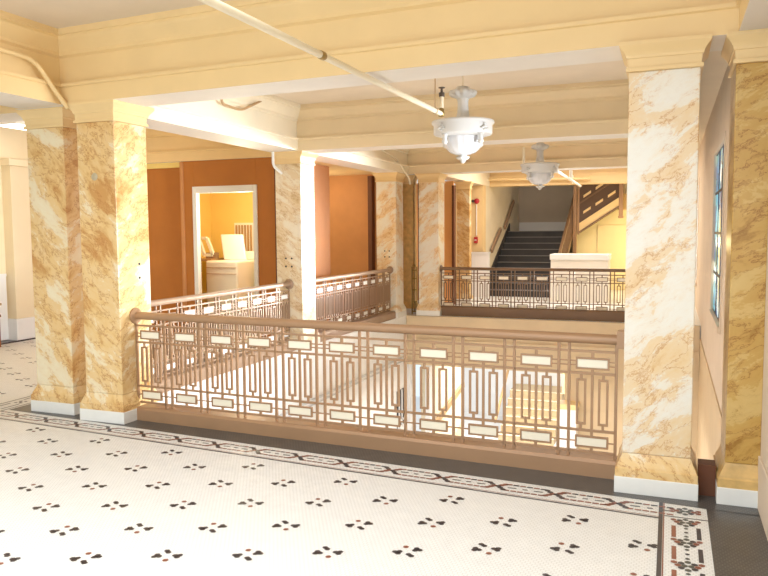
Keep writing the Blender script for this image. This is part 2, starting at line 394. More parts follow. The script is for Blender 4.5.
# windows: stained one in the middle, clear ones added unseen for their light
for k, (w, gm, fm) in enumerate(((W1, CLEAR, WHITE), (W2, STAIN, IRON), (W3, CLEAR, WHITE))):
    y0, y1, z0, z1 = w
    f = MB(); f.box(XR - .012, XR + .03, y0 - .07, y0 + .004, z0 - .07, z1 + .07); f.box(XR - .012, XR + .03, y1 - .004, y1 + .07, z0 - .07, z1 + .07)
    f.box(XR - .0118, XR + .03, y0, y1, z1 - .004, z1 + .07); f.box(XR - .03, XR + .03, y0, y1, z0 - .069, z0 + .004)
    wo = struct(f, 'window_%d' % (k + 1), WALLR, .006)
    g = MB(); g.box(XR + .022, XR + .028, y0, y1, z0, z1); g.build('window_pane', gm, wo)
    s_ = MB()
    for z in [z0 + (z1 - z0) * q / 4 for q in range(5)]: s_.box(XR + .015, XR + .032, y0, y1, z - .014, z + .014)
    for y in [y0 + (y1 - y0) * q / 3 for q in range(1, 3)]: s_.box(XR + .015, XR + .032, y - .012, y + .012, z0, z1)
    s_.build('window_bars', fm, wo)
# baseboard of right wall near the camera
m = MB(); m.box(XR - .012, XR, -3, 4.66, 0, .30); struct(m, 'baseboard_right', WALLR, .004)
# left outer wall of the corridor, with pilaster and white wainscot
m = MB(); m.box(-9.6, -9.3, -3.2, 9.7, -.1, CZ); struct(m, 'wall_left', WALLC)
m = MB(); m.box(-9.3, -9.12, 8.25, 9.4, .34, 2.62); m.box(-9.3, -9.09, 8.22, 9.4, 0, .34, 1); m.box(-9.3, -9.08, 8.20, 9.4, 2.62, 2.72); struct(m, 'trim_11', [WALLC, WHITE], .006)
m = MB(); m.box(-9.3, -9.27, -3, 8.22, .03, 1.0); m.box(-9.3, -9.255, -3, 8.22, .98, 1.02); struct(m, 'trim_12', WHITE)
m = MB(); m.box(-9.3, -9.08, -3, 9.4, 0, .02); struct(m, 'baseboard_left', T_DARK)
# partition with the laundry door
DX0, DX1, DZ = -6.79, -5.70, 2.26
m = MB(); m.box(-9.3, -6.99, 9.62, 9.72, 0, 2.70)
struct(m, 'wall_brown_left', ORANGE)
m = MB(); m.box(-6.99, DX0, 9.5, 9.56, 0, 2.70); m.box(DX1, -5.36, 9.5, 9.56, 0, 2.70); m.box(DX0, DX1, 9.5, 9.56, DZ, 2.70)
m.box(-5.44, -5.36, 9.56, 11.3, 0, CZ, 0)
struct(m, 'wall_orange', ORANGE, .004)
m = MB(); m.box(-7.03, -6.97, 9.47, 9.56, 0, 2.70); struct(m, 'trim_13', ORANGE2, .02)
m = MB(); m.box(-5.37, -5.30, 9.46, 9.58, 0, 2.69); struct(m, 'trim_14', BROWN)
m = MB()
fw = .07
m.box(DX0 - .02, DX0 + fw - .02, 9.48, 9.57, 0, DZ + .05); m.box(DX1 - fw + .02, DX1 + .02, 9.48, 9.57, 0, DZ + .05); m.box(DX0 + fw - .02, DX1 - fw + .02, 9.48, 9.57, DZ - .05, DZ + .05)
d1 = struct(m, 'door_1', WHITE, .006)
for z in (.6, 1.25, 2.05):
    m = MB(); m.box(DX1 - fw - .0, DX1 - fw + .035, 9.53, 9.58, z - .06, z + .06); m.build('hinge', BRONZED, d1)
# laundry room
m = MB(); m.box(-7.75, -7.65, 9.72, 11.3, 0, 2.7); m.box(-7.75, -5.44, 11.2, 11.3, 0, 2.7); struct(m, 'wall_laundry', YELL)
m = MB(); m.box(-7.75, -5.44, 9.57, 11.3, 2.62, 2.70); struct(m, 'ceiling_laundry', YELL)
# recess between the middle and far left pillars
m = MB(); m.box(-7.0, -5.1, 13.15, 13.25, 0, 2.72); struct(m, 'wall_recess', ORANGE2)
m = MB(); m.box(-7.0, -5.095, 9.57, 13.3, 2.70, 2.74); struct(m, 'ceiling_recess', CREAM)
m = MB(); m.box(-5.37, -5.29, 13.0, 13.2, 0, 2.66); struct(m, 'trim_15', BROWN)
# far left room beyond the paired pillars
m = MB(); m.box(-5.6, -5.5, 13.3, 17, 0, 2.72); struct(m, 'wall_far_left', ORANGE2)
m = MB(); m.box(-4.86, -4.43, 15.6, 15.68, 0, 2.70); m.box(-4.445, -4.40, 15.55, 15.7, 0, 2.6, 1); struct(m, 'wall_far_partition', [mat('bright_orange_wall', (.92, .50, .19), .6), BROWN])

# ------------------------------------------------------------------ pillars
def pillar(x, y, w, d, label, mm, basem=None, h=SOF, group=None, capm=CREAM, z0=0):
    """x, y: left and front edge of the shaft"""
    t = thing('marble_pillar', (x + w / 2, y + d / 2, z0), label, 'pillar', 0, group)
    ov = .043
    p = MB(); p.sq([(ov, 0), (ov, .102)], w, d); p.build('plinth', PLINTH, t, .004)
    p = MB(); p.sq([(ov - .004, .102), (ov - .004, .15), (ov - .012, .158), (ov - .014, .17), (.012, .205), (.004, .225), (0, .24)], w, d); p.build('base_moulding', basem or mm, t)
    p = MB(); p.sq([(0, .24), (0, 2.53)], w, d); p.build('shaft', mm, t, .006)
    p = MB(); p.sq([(.004, 2.53), (.016, 2.532), (.016, 2.553), (.005, 2.556), (.008, 2.605), (.016, 2.607), (.018, 2.622), (.028, 2.640), (.050, 2.668), (.055, 2.675), (.055, h - .003), (.0, h - .002)], w, d); p.build('capital', capm, t)
    return t
W = .39
pillar(-5.35, 5.03, .42, .40, 'ochre marble pillar at left, standing behind the left end of the front pair, tile floor corridor behind it', MARB)
t2 = pillar(-4.684, 4.927, W, .405, 'ochre and white marble pillar carrying the left end of the front railing', MARB)
pillar(-.249, 4.662, W, .405, 'large pale marble pillar at the right end of the front railing', MARBW, MARB)
t5 = pillar(-5.055, 8.93, W, .405, 'marble pillar midway along the left side of the stairwell with sunlit white right side', MARBT)
t6 = pillar(-5.13, 12.83, W, .405, 'far left marble pillar ending the second left railing', MARBW)
pillar(-4.478, 13.37, W, .405, 'marble pillar at the left end of the far railing', MARBW)
pillar(-4.93, 13.62, .26, .2, 'narrow tan pillar between the two far left marble pillars', GOLDP)
pillar(-4.43, 15.9, .29, .15, 'distant ochre marble pillar left of the dark staircase beyond the orange wall', MARB)
for t_, x_ in ((t5, .0), (t6, .02)):
    for dx in (-.05, .04):
        for dz in (0, .11):
            p = MB(); p.lathe([(0, -.004), (.013, -.003), (.013, .004)], (x_ + dx, -.2025, 1.14 + dz), 10, 0, 'y'); p.build('anchor_hole', BLACK, t_)
p = MB(); p.lathe([(0, -.006), (.03, -.005), (.035, .004)], (-.02, -.2025, 2.08), 20, 0, 'y'); p.build('round_patch', NOSE2, t2)
for dz in (0, .12): p = MB(); p.lathe([(0, .004), (.011, .003), (.011, -.004)], (.195, .06, 1.22 + dz), 10, 0, 'x'); p.build('anchor_hole', BLACK, t2)
# right wall pilaster
t = pillar(.325, 4.66, .186, .405, 'golden marble pilaster against the right wall beside the tall pale pillar', MARB_SHADE, GOLDP)

# ------------------------------------------------------------------ railings
def plaque_frame(mb, cx, cz, w, h, t, dy=.010):
    mb.box(cx - w / 2, cx + w / 2, -dy, dy, cz + h / 2 - t, cz + h / 2); mb.box(cx - w / 2, cx + w / 2, -dy, dy, cz - h / 2, cz - h / 2 + t)
    mb.box(cx - w / 2, cx - w / 2 + t, -dy, dy, cz - h / 2 + t, cz + h / 2 - t); mb.box(cx + w / 2 - t, cx + w / 2, -dy, dy, cz - h / 2 + t, cz + h / 2 - t)
ZT, ZB = .735, .215
def panel_mesh(pw, m_):
    b = MB(); t = .013
    h = pw / 2
    for z in (.815, .670, .290, .148): b.box(-h, h, -.009, .009, z - .008, z + .008)
    PWd = .205 * pw / .289
    for zc in (ZT, ZB):
        plaque_frame(b, 0, zc, PWd, .078, .011)
        for sx in (-1, 1):
            for dz in ((-.014, .014) if zc == ZT else (0,)):
                b.box(*sorted((sx * PWd / 2, sx * h)), -.005, .005, zc + dz - .004, zc + dz + .004)
        b.box(-.009, .009, -.008, .008, zc + .039, zc + .075); b.box(-.009, .009, -.008, .008, zc - .075, zc - .039)
    b.box(-.008, .008, -.008, .008, .29, .67)
    o = .068 * pw / .289
    for sx in (-1, 1):
        plaque_frame(b, sx * o, .48, .064, .305, .013)
        b.box(sx * o - .008, sx * o + .008, -.007, .007, .63, .67); b.box(sx * o - .008, sx * o + .008, -.007, .007, .29, .33)
    return b.mesh('panel', m_)
def plaque_mesh(pw, m_):
    b = MB(); PWd = .205 * pw / .289 - .024
    b.box(-PWd / 2, PWd / 2, -.006, .006, -.026, .026); return b.mesh('plaque', m_)
def railing(a, b, n, label, m_, curb_m, ends=(True, True), hr=.036, pl=PLAQ, curb=(-.075, .075, -.02, .115), gap=.068, ext=0, hm=None, square_end=False):
    a = Vector(a); b = Vector(b); d = b - a; Ln = d.length; rz = math.atan2(d.y, d.x)
    t = thing('balustrade', (*a, 0), label, 'railing', rz)
    pw = (Ln - gap * (n - 1) - .03) / n
    pm = panel_mesh(pw, m_); qm = plaque_mesh(pw, pl)
    pb = MB(); pb.box(-.009, .009, -.009, .009, .10, .89); po = pb.mesh('post', m_)
    g = MB(); e_ = gap / 2
    for sx in (-e_, e_): g.box(sx - .009, sx + .009, -.009, .009, .10, .89)
    for z in (.815, .67, .29, .148): g.box(-e_, e_, -.008, .008, z - .007, z + .007)
    for z in (ZT - .014, ZT + .014, ZB): g.box(-e_, e_, -.005, .005, z - .004, z + .004)
    dm = g.mesh('double_post', m_)
    x = .015
    inst(po, 'post', t, (x, 0, 0))
    for i in range(n):
        pn = inst(pm, 'panel', t, (x + pw / 2, 0, 0))
        for z in (ZT, ZB): inst(qm, 'plaque', pn, (0, 0, z))
        x += pw
        if i < n - 1: inst(dm, 'double_post', t, (x + e_, 0, 0)); x += gap
        else: inst(po, 'post', t, (x, 0, 0))
    Ln += ext
    h = MB()
    # rounded handrail section with flat underside
    sec = [(hr * 1.05 * math.cos(q), .897 + hr * math.sin(q)) for q in [math.radians(-50 + k * 280 / 15) for k in range(16)]]
    vs = [(0, p[0], p[1]) for p in sec] + [(Ln, p[0], p[1]) for p in sec]; k = len(sec)
    h.add(vs, [(i, (i + 1) % k, (i + 1) % k + k, i + k) for i in range(k)], 0, True); h.add(vs[:k], [tuple(range(k))]); h.add(vs[k:], [tuple(range(k))])
    h.build('handrail', hm or m_, t)
    c = MB(); c.prism([(curb[0], curb[2]), (curb[1], curb[2]), (curb[1], curb[3] - .02), (curb[1] - .015, curb[3]), (curb[0] + .015, curb[3]), (curb[0], curb[3] - .02)], 0, Ln, 0, 'yz'); c.build('curb', curb_m, t)
    for e, xx in zip(ends, (0, Ln)):
        if e:
            r = MB(); sgn = 1 if xx == 0 else -1
            if square_end and xx: r.box(Ln - .05, Ln, -.055, .055, .85, .96)
            else: r.lathe([(0, 0), (.066, 0), (.070, .008), (.066, .02), (.045, .026), (.040, .034), (0, .034)] if sgn > 0 else [(0, 0), (.066, 0), (.070, -.008), (.066, -.02), (.045, -.026), (0, -.034)], (xx, 0, .897), 24, 0, 'x')
            r.build('end_rosette', m_, t)
    return t
RY = 5.0
railing((-4.292, 5.11), (-.292, 4.912), 11, 'front bronze balustrade with cream plaques between the pale pillar and the front left pillar', BRONZE, BRONZE, square_end=True, ext=.04, curb=(-.06, .10, -.3, .115))
railing((-4.86, 5.45), (-4.86, 8.925), 10, 'left side balustrade in front of the orange wall and the laundry door', BRONZED, BRONZED, ends=(False, True), hr=.034, curb=(-.12, .08, -.3, .13), pl=WHITE)
railing((-4.86, 9.34), (-4.86, 12.825), 10, 'left side balustrade in front of the tan recess between two marble pillars', BRONZED, BRONZED, ends=(False, True), hr=.034, curb=(-.12, .08, -.3, .13), pl=WHITE)
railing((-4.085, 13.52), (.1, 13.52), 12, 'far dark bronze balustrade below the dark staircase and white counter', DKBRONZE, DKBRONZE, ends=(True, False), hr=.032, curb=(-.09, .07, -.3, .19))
# small dark curb between pale pillar and pilaster
m = MB(); m.box(.185, .282, 4.74, 4.86, 0, .19); o = tag(m.build('curb_block', BROWN), 'small dark brown curb block in the gap between the pale pillar and the golden pilaster', 'curb')
# brass gate between the two far pillars
t = thing('brass_gate', (-4.62, 13.50, 0), 'narrow brass gate standing in the gap between the two far left pillars', 'gate')
g = MB(); g.box(-.05, -.03, -.012, .012, 0, .93); g.box(.05, .07, -.012, .012, 0, .93); g.build('frame', BRASS, t)
g = MB()
for z in (.06, .25, .48, .70, .86): g.box(-.03, .05, -.008, .008, z - .012, z + .012)
g.box(.0, .015, -.008, .008, .06, .86); g.build('cross_bars', BRASS, t)
g = MB(); g.lathe([(0, -.03), (.028, -.02), (.035, 0), (.028, .02), (0, .03)], (.0, 0, .945), 16); g.build('knob', BRASS, t)
m = MB(); m.box(-4.61, -4.53, 13.72, 13.78, 0, 2.6); struct(m, 'trim_16', BROWN)

# ------------------------------------------------------------------ pendants
def pendant(x, y, s, rod_top, label):
    zc = 2.55 * 1
    t = thing('pendant_lamp', (x, y, 2.29 if s == 1 else 2.25), label, 'lamp', 0); t.scale = (s, s, s)
    b = MB(); b.lathe([(0, .085), (.07, .088), (.13, .112), (.172, .155), (.196, .205), (.205, .25), (.198, .28)], n=64, ripple=lambda r, z, th: r * (1 + .022 * math.cos(16 * th))); b.build('glass_bowl', GLASSW, t)
    b = MB(); b.lathe([(.18, .275), (.215, .262), (.25, .278), (.285, .285), (.296, .295), (.296, .385), (.312, .392), (.318, .408), (.312, .422), (.285, .428), (.15, .436), (.085, .448), (.068, .465)], n=56); b.build('ring', LAMP, t)
    b = MB(); b.lathe([(.075, .445), (.066, .47), (.056, .52), (.052, .60), (.056, .635), (.064, .65), (.052, .665)], n=24, ripple=lambda r, z, th: r * (1 + .05 * math.cos(8 * th))); b.build('stem', LAMP, t)
    b = MB(); b.lathe([(.052, .645), (.075, .655), (.115, .672), (.136, .70), (.126, .725), (.10, .735), (.07, .74), (.06, .765), (0, .768)], n=50, ripple=lambda r, z, th: r * (1 + (.10 if r > .09 else .02) * math.cos(10 * th))); b.build('canopy', LAMP, t)
    b = MB(); b.lathe([(0, 0), (.012, .006), (.028, .018), (.024, .03), (.05, .045), (.066, .062), (.048, .072), (.03, .08), (.05, .09), (0, .095)], n=24, ripple=lambda r, z, th: r * (1 + .12 * math.cos(4 * th) * (z > .035))); b.build('finial', LAMP, t)
    for k in range(4):
        th = PI / 4 + k * PI / 2 + .25; c, s_ = math.cos(th) * .25, math.sin(th) * .25
        q = MB(); q.lathe([(0, .175), (.016, .18), (.032, .20), (.030, .215), (.018, .225), (.026, .24), (.020, .255), (.034, .28), (0, .285)], (c, s_, 0), 14); q.build('tassel', LAMP, t)
        q = MB(); c, s_ = math.cos(th) * .300, math.sin(th) * .300
        for dx, dz, r in ((0, 0, .030), (-.03, -.012, .020), (.03, -.012, .020), (0, .03, .018), (0, -.03, .018)):
            q.lathe([(0, -r * .6), (r * .8, -r * .35), (r, 0), (r * .8, r * .35), (0, r * .6)], (c - math.sin(th) * dx, s_ + math.cos(th) * dx, .34 + dz), 10)
        q.build('rosette', LAMP, t)
    b = MB(); b.tube([(0, 0, .76), (0, 0, (CZ - (2.29 if s == 1 else 2.25)) / s)], .006, 8); b.build('rod', PIPE, t)
    return t
pendant(-1.985, 7.35, 1, 0, 'larger white plaster pendant lamp, the nearer one hanging over the stairwell')
pendant(-1.955, 11.9, .97, 0, 'smaller looking white plaster pendant lamp, the one hanging further back before the stairs')

# ------------------------------------------------------------------ pipes
t = thing('sprinkler_pipe', (-1.92, 6.37, 2.645), 'cream sprinkler pipe running under the front beam to beside the nearer pendant', 'pipe')
p = MB(); p.tube([(-.05, -4.6, .0), (0, 0, 0)], .021, 14); p.build('pipe', PIPE, t)
p = MB(); p.lathe([(0, -.03), (.026, -.025), (.03, 0), (.026, .025), (0, .03)], (0, 0.01, 0), 14); p.tube([(0, 0, 0), (0, .02, .04)], .024); p.build('elbow', BRASS, t)
p = MB(); p.tube([(0, .02, .03), (0, .02, .17)], .017); p.build('riser', PIPE, t)
p = MB(); p.tube([(0, .02, .15), (0, .02, .185)], .026); p.lathe([(0, .185), (.012, .19), (.010, .22), (.030, .226), (.030, .232), (0, .236)], (0, .02, 0), 12); p.build('sprinkler_head', IRON, t)
p = MB(); p.tube([(-.002, -.17, 0), (-.002, -.17, .63)], .005, 8); p.lathe([(.024, -.012), (.028, 0), (.024, .012)], (-.002, -.17, 0), 12, 0, 'y'); p.build('hanger_rod', TWOOD, t)
p = MB(); p.lathe([(.0215, -.03), (.026, -.02), (.026, .02), (.0215, .03)], (-.0255, -2.35, 0), 14, 0, 'y'); p.build('coupling', BRASS, t)
t = thing('sprinkler_pipe', (-1.83, 12.9, 2.62), 'white sprinkler pipe behind the farther pendant leading towards the stairs', 'pipe')
p = MB(); p.tube([(0, 0, 0), (-.12, 4.6, 0)], .026, 12); p.build('pipe', WPIPE, t)
p = MB(); p.tube([(-.065, 2.4, 0), (-.065, 2.4, .66)], .03, 8); p.build('hanger_rod', WPIPE, t)
p = MB(); p.tube([(-.0, .3, 0), (-.40, .1, 0), (-.46, -.4, 0), (-.46, -.6, .0), (-.46, -.6, .36)], .018); p.build('riser', PIPE, t)
t = thing('header_pipe', (-4.6, 18.1, 2.86), 'horizontal cream pipe along the header above the dark staircase', 'pipe')
p = MB(); p.tube([(0, 0, .03), (2.8, 0, -.03)], .035, 12); p.build('pipe', CREAM, t)
for xx in (.35, 1.45, 2.4):
    p = MB(); p.tube([(xx, 0, -.02), (xx, 0, -.14)], .018, 8); p.lathe([(0, -.03), (.05, -.02), (.05, .02), (0, .03)], (xx, 0, .01), 10, 0, 'x'); p.build('drop_nipple', PIPE, t)
def conduit(name, pts, r, m_, label):
    # rounded corners
    P = [Vector(q) for q in pts]; out = [P[0]]
    for i in range(1, len(P) - 1):
        a, b, c = P[i - 1], P[i], P[i + 1]; k = min(.12, (a - b).length * .4, (c - b).length * .4)
        p0 = b + (a - b).normalized() * k; p1 = b + (c - b).normalized() * k
        for q in range(6):
            u = q / 5; out.append(p0 * (1 - u) ** 2 + b * 2 * u * (1 - u) + p1 * u * u)
    out.append(P[-1]); mb = MB(); mb.tube(out, r, 10)
    return tag(mb.build(name, m_), label, 'conduit')
conduit('conduit', [(-4.775, 3.6, 3.02), (-4.775, 4.60, 3.0), (-4.775, 4.80, 2.79), (-4.725, 4.885, 2.655)], .02, CREAM, 'cream conduit bending down the left beam to the front left pillar top')
conduit('conduit', [(-4.62, 7.05, 3.20), (-4.62, 7.0, 3.02), (-4.62, 7.4, 3.0), (-4.62, 7.95, 3.22)], .014, TWOOD, 'thin tan conduit loop on the white left beam above the laundry side')
conduit('conduit', [(-5.02, 8.82, 2.69), (-5.02, 8.82, 2.5), (-4.94, 8.915, 2.40)], .018, WPIPE, 'short white conduit hanging from the beam at the middle pillar')
conduit('conduit', [(-4.68, 12.0, 3.02), (-4.68, 12.75, 2.93), (-4.63, 13.25, 2.62), (-4.62, 13.3, 2.5)], .018, PIPE, 'tan conduit slanting down to the gap between the far pillars')

# ------------------------------------------------------------------ laundry room things
t = thing('washing_machine', (-6.45, 10.35, 0), 'white top-loading washing machine with open lid seen through the doorway', 'washing machine')
p = MB(); p.box(-.55, .05, -.3, .38, 0, 1.16); p.build('cabinet', APPL, t, .03)
p = MB(); p.box(-.55, .05, .26, .40, 1.16, 1.30); p.build('control_panel', APPL, t, .02)
p = MB(); p.add([(-.40, .0, 1.16), (.03, .0, 1.16), (-.12, .14, 1.58), (-.55, .14, 1.58), (-.40, .04, 1.16), (.03, .04, 1.16), (-.12, .18, 1.58), (-.55, .18, 1.58)], [(0, 1, 2, 3), (7, 6, 5, 4), (0, 4, 5, 1), (1, 5, 6, 2), (2, 6, 7, 3), (3, 7, 4, 0)]); p.build('lid', WHITE, t, .02)
p = MB()
for z in (.95, 1.05): p.box(-.53, .03, -.305, -.299, z - .004, z + .004)
p.build('seam', TWOOD, t)
t = thing('dryer', (-5.98, 10.75, 0), 'white appliance behind the washing machine at the right edge of the doorway', 'dryer')
p = MB(); p.box(-.3, .3, -.3, .3, 0, 1.16); p.build('cabinet', APPL, t, .03)
p = MB(); p.box(-.2, .2, -.315, -.3, .4, .85); p.build('door', WHITE, t, .01)
t = thing('laundry_bundle', (-6.02, 10.7, 1.16), 'small white bundle resting on the appliance at the right of the doorway', 'laundry')
p = MB(); p.lathe([(0, 0), (.17, .005), (.19, .08), (.14, .16), (.05, .19), (0, .19)], n=24, ripple=lambda r, z, th: r * (1 + .06 * math.cos(5 * th))); p.build('bundle', WHITE, t)
t = thing('utility_shelf', (-7.28, 10.6, 0), 'tan utility shelf left of the washing machine', 'shelf')
p = MB(); p.box(-.3, .22, -.3, .3, 1.14, 1.18); p.build('shelf_board', TWOOD, t)
for a in (-.28, .18):
    p = MB(); p.box(a, a + .03, -.28, -.24, 0, 1.14); p.build('leg', TWOOD, t)
t = thing('control_box', (-7.22, 10.45, 1.18), 'tilted white framed panel standing on the shelf beside the washing machine', 'panel')
p = MB()
for (x0, z0, x1, z1) in ((-.16, .34, .0, .34), (-.06, .06, .12, .06), (-.16, .34, -.06, .06), (.0, .34, .12, .06)): p.bar((x0, -.02, z0), (x1, -.02, z1), .05, .05)
p.build('frame', APPL, t)
p = MB(); p.box(-.02, .16, -.03, .08, 0, .10); p.build('stand', BRONZED, t)
t = thing('hose', (-7.10, 10.02, .0), 'dark hoses hanging beside the washing machine', 'hose')
p = MB(); p.tube([(-.06, 0, 1.1), (-.05, -.02, .8), (-.02, 0, .4), (-.02, 0, .02)], .018); p.tube([(0, 0, 1.06), (.02, -.02, .7), (.03, 0, .3), (.02, 0, .02)], .016); p.build('tubes', IRON, t)
p = MB(); p.box(-.09, .03, -.02, .03, .98, 1.12); p.build('valve', BRONZED, t)
t = thing('wall_vent', (-6.95, 11.19, 1.5), 'slatted cream vent on the yellow wall behind the washing machine', 'vent')
p = MB(); p.box(-.2, .2, -.03, 0, -.28, .28); p.build('frame', APPL, t)
for k in range(6):
    p = MB(); p.box(-.165 + k * .058, -.135 + k * .058, -.05, -.03, -.24, .24); p.build('slat', TWOOD, t)
t = thing('ceiling_lamp', (-6.45, 10.9, 2.62), 'small round ceiling light inside the yellow laundry room', 'lamp')
p = MB(); p.lathe([(0, -.16), (.10, -.14), (.15, -.09), (.15, -.05)], n=24); p.build('globe', GLASSW, t)
p = MB(); p.lathe([(.16, -.05), (.17, -.02), (.17, 0)], n=24); p.build('base', BRASS, t)

# ------------------------------------------------------------------ stair hall (far)
SX0, SX1, SY, N_ = -4.24, -2.50, 17.9, 10
RI, TR = .16, .29
t = thing('staircase', ((SX0 + SX1) / 2, SY, 0), 'dark staircase rising to a landing at the far side of the hall', 'staircase')
hw = (SX1 - SX0) / 2
for k in range(N_):
    p = MB(); p.box(-hw, hw, k * TR, (k + 1) * TR + .02 + (1.3 if k == N_ - 1 else 0), max(0, (k - 1) * RI), (k + 1) * RI - .03); p.box(-hw, hw, k * TR - .025, (k + 1) * TR + (1.3 if k == N_ - 1 else 0), (k + 1) * RI - .03, (k + 1) * RI, 0)
    st = p.build('step', STEP, t)
    p = MB(); p.box(-hw + .01, hw - .01, k * TR - .028, k * TR - .0, (k + 1) * RI - .012, (k + 1) * RI + .004); p.build('nosing', NOSE, st)
p = MB(); p.prism([(-.15, 0), (-.15, .25), (N_ * TR, N_ * RI + .22), (N_ * TR, N_ * RI - .1), (.3, 0)], -hw - .03, -hw, 0, 'yz'); p.build('skirting', STEP, t)
m = MB(); m.box(SX0 - .13, SX0 - .035, 18.0, 22.3, 0, 4.4); struct(m, 'wall_stair_left', CREAM2)
m = MB(); m.box(SX0 - .1, XR, 22.2, 22.4, 0, 4.4); struct(m, 'wall_stair_back', mat('taupe_wall', (.60, .50, .38), .6, vary=.03))
m = MB(); m.box(SX0, -2.47, 22.16, 22.2, N_ * RI, N_ * RI + .26); struct(m, 'baseboard_landing', WHITE)
m = MB(); m.box(-5.0, SX0 - .035, 17.7, 18.0, 0, 2.75); struct(m, 'wall_stair_front', CREAM)
m = MB(); m.box(-4.52, -4.10, 17.55, 17.7, 0, 1.1); m.box(-4.54, -4.08, 17.53, 17.7, 1.06, 1.1); struct(m, 'trim_17', WHITE)
m = MB(); m.box(-2.47, XR, 20.75, 20.9, 0, 4.4); struct(m, 'wall_stair_right', mat('yellow_cream_wall', (.90, .76, .42), .55))
m = MB(); m.box(-1.85, -.6, 20.72, 20.75, 0, 1.75); struct(m, 'trim_18', mat('yellow_cream_panel', (.88, .72, .40), .55), .01)
m = MB(); m.box(-1.32, XR, 20.5, 20.75, 2.15, 2.5); m.box(-1.36, XR, 20.46, 20.75, 2.46, 2.56); struct(m, 'trim_19', mat('brown_tan_panel', (.55, .36, .14), .5))
def wallrail(a, b, label):
    p = MB(); p.bar(a, b, .05, .10); p.bar((a[0] - .04, a[1] + .1, a[2] + .06), (a[0] + .02, a[1] + .1, a[2] + .06), .03, .03); p.bar((a[0] - .04, b[1] - .1, b[2] - .06), (a[0] + .02, b[1] - .1, b[2] - .06), .03, .03)
    return tag(p.build('stair_handrail', BRONZED), label, 'handrail')
wallrail((SX0 + .02, 18.40, 1.10), (SX0 + .02, 19.50, 1.66), 'lower brown handrail on the left wall of the dark staircase')
wallrail((SX0 + .02, 20.0, 1.69), (SX0 + .02, 21.2, 2.46), 'upper brown handrail on the left wall of the dark staircase')
# right balustrade of the lower flight
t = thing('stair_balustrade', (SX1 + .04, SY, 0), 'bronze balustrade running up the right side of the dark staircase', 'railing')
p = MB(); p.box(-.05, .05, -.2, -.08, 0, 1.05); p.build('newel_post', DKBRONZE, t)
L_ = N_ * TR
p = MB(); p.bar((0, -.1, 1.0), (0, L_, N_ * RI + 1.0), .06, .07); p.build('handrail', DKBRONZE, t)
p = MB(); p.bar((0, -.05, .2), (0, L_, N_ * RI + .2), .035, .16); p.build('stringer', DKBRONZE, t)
for k in range(12):
    yy = .05 + k * .235; p = MB(); zz = yy / TR * RI; p.bar((0, yy, zz + .2), (0, yy, zz + 1.0), .03, .05); p.build('baluster', DKBRONZE, t)
# return flight to the right
FX, FY = -2.27, 20.25
t = thing('stair_flight', (FX, FY, 1.6), 'upper return flight with slotted brown balustrade climbing to the right', 'staircase')
sl = .66
p = MB(); p.box(-.16, -.07, -.06, .06, -.62, 1.6); p.box(-.05, .0, -.05, .05, -.1, 1.6); p.build('newel_post', BRONZE, t)
ln = 1.0
def para(x0, x1, zb, zt, y0, y1): return [(x0, zb + x0 * sl), (x1, zb + x1 * sl), (x1, zt + x1 * sl), (x0, zt + x0 * sl)], y0, y1
p = MB(); p.prism(*para(0, ln, -.02, .20, -.06, .06)); p.build('stringer', CREAM, t)
p = MB(); p.prism(*para(0, ln, -.06, -.015, -.08, .3)); p.build('soffit_edge', DKBRONZE, t)
p = MB(); p.prism(*para(0, ln, .20, 1.35, -.03, .03)); bp = p.build('balustrade_panel', mat('dark_brown_panel', (.11, .06, .032), .5), t)
for r_ in range(2):
    for k in range(3):
        x0 = .10 + k * .31; p = MB(); p.prism(*para(x0, x0 + .19, .38 + r_ * .42, .45 + r_ * .42, -.045, -.031)); p.build('slot', CREAM, bp)
p = MB(); p.prism(*para(0, ln, .70, .75, -.04, .04)); p.build('mid_rail', DKBRONZE, t)
p = MB(); p.box(ln, ln + .10, -.07, .07, ln * sl - .30, ln * sl + .9); p.box(ln - .015, ln + .115, -.085, .085, ln * sl - .34, ln * sl - .28); p.build('drop_newel', BRONZE, t)
# white counter
t = thing('counter', (-1.88, 16.8, 0), 'white panelled counter standing right of the dark staircase', 'counter')
p = MB(); p.box(-.62, .62, 0, .6, 0, .95); p.build('body', WALLR and mat('cream_white_paint', (.86, .80, .70), .5), t)
p = MB(); p.box(-.64, .64, -.02, .62, .95, 1.08); p.build('top', WHITE, t, .01)
# fire bell and pull box
t = thing('fire_bell', (-4.43, 17.55, 2.34), 'red fire alarm bell on the cream wall above the left of the stairs', 'alarm')
p = MB(); p.lathe([(0, -.07), (.035, -.065), (.058, -.04), (.066, -.01), (.066, .01)], (0, .14, 0), 20, 0, 'y'); p.build('gong', RED, t)
p = MB(); p.box(-.13, -.05, .07, .15, -.03, .03); p.build('bracket', IRON, t)
t = thing('pull_station', (-4.44, 17.62, 1.39), 'small red fire pull box on the cream wall below the bell', 'alarm')
p = MB(); p.box(-.04, .04, 0, .085, -.075, .075); p.build('box', RED, t, .006)
p = MB(); p.box(-.025, .025, -.012, 0, -.012, .012); p.build('handle', WHITE, t)
m = MB(); m.tube([(-4.43, 17.68, 1.5), (-4.43, 17.68, 2.26)], .012, 8); tag(m.build('conduit', WPIPE), 'thin white vertical conduit joining the red bell and pull box', 'conduit')

t = thing('ceiling_lamp', (-8.78, 8.2, 3.16), 'small bright white ceiling light in the left corridor above the pilaster', 'lamp')
p = MB(); p.box(-.2, .2, -.3, .3, 0, .11); p.build('housing', WHITE, t)
p = MB(); p.box(-.17, .17, -.27, .27, -.02, 0); p.build('diffuser', emit('lit_diffuser', (1, 1, 1), 2.0), t)
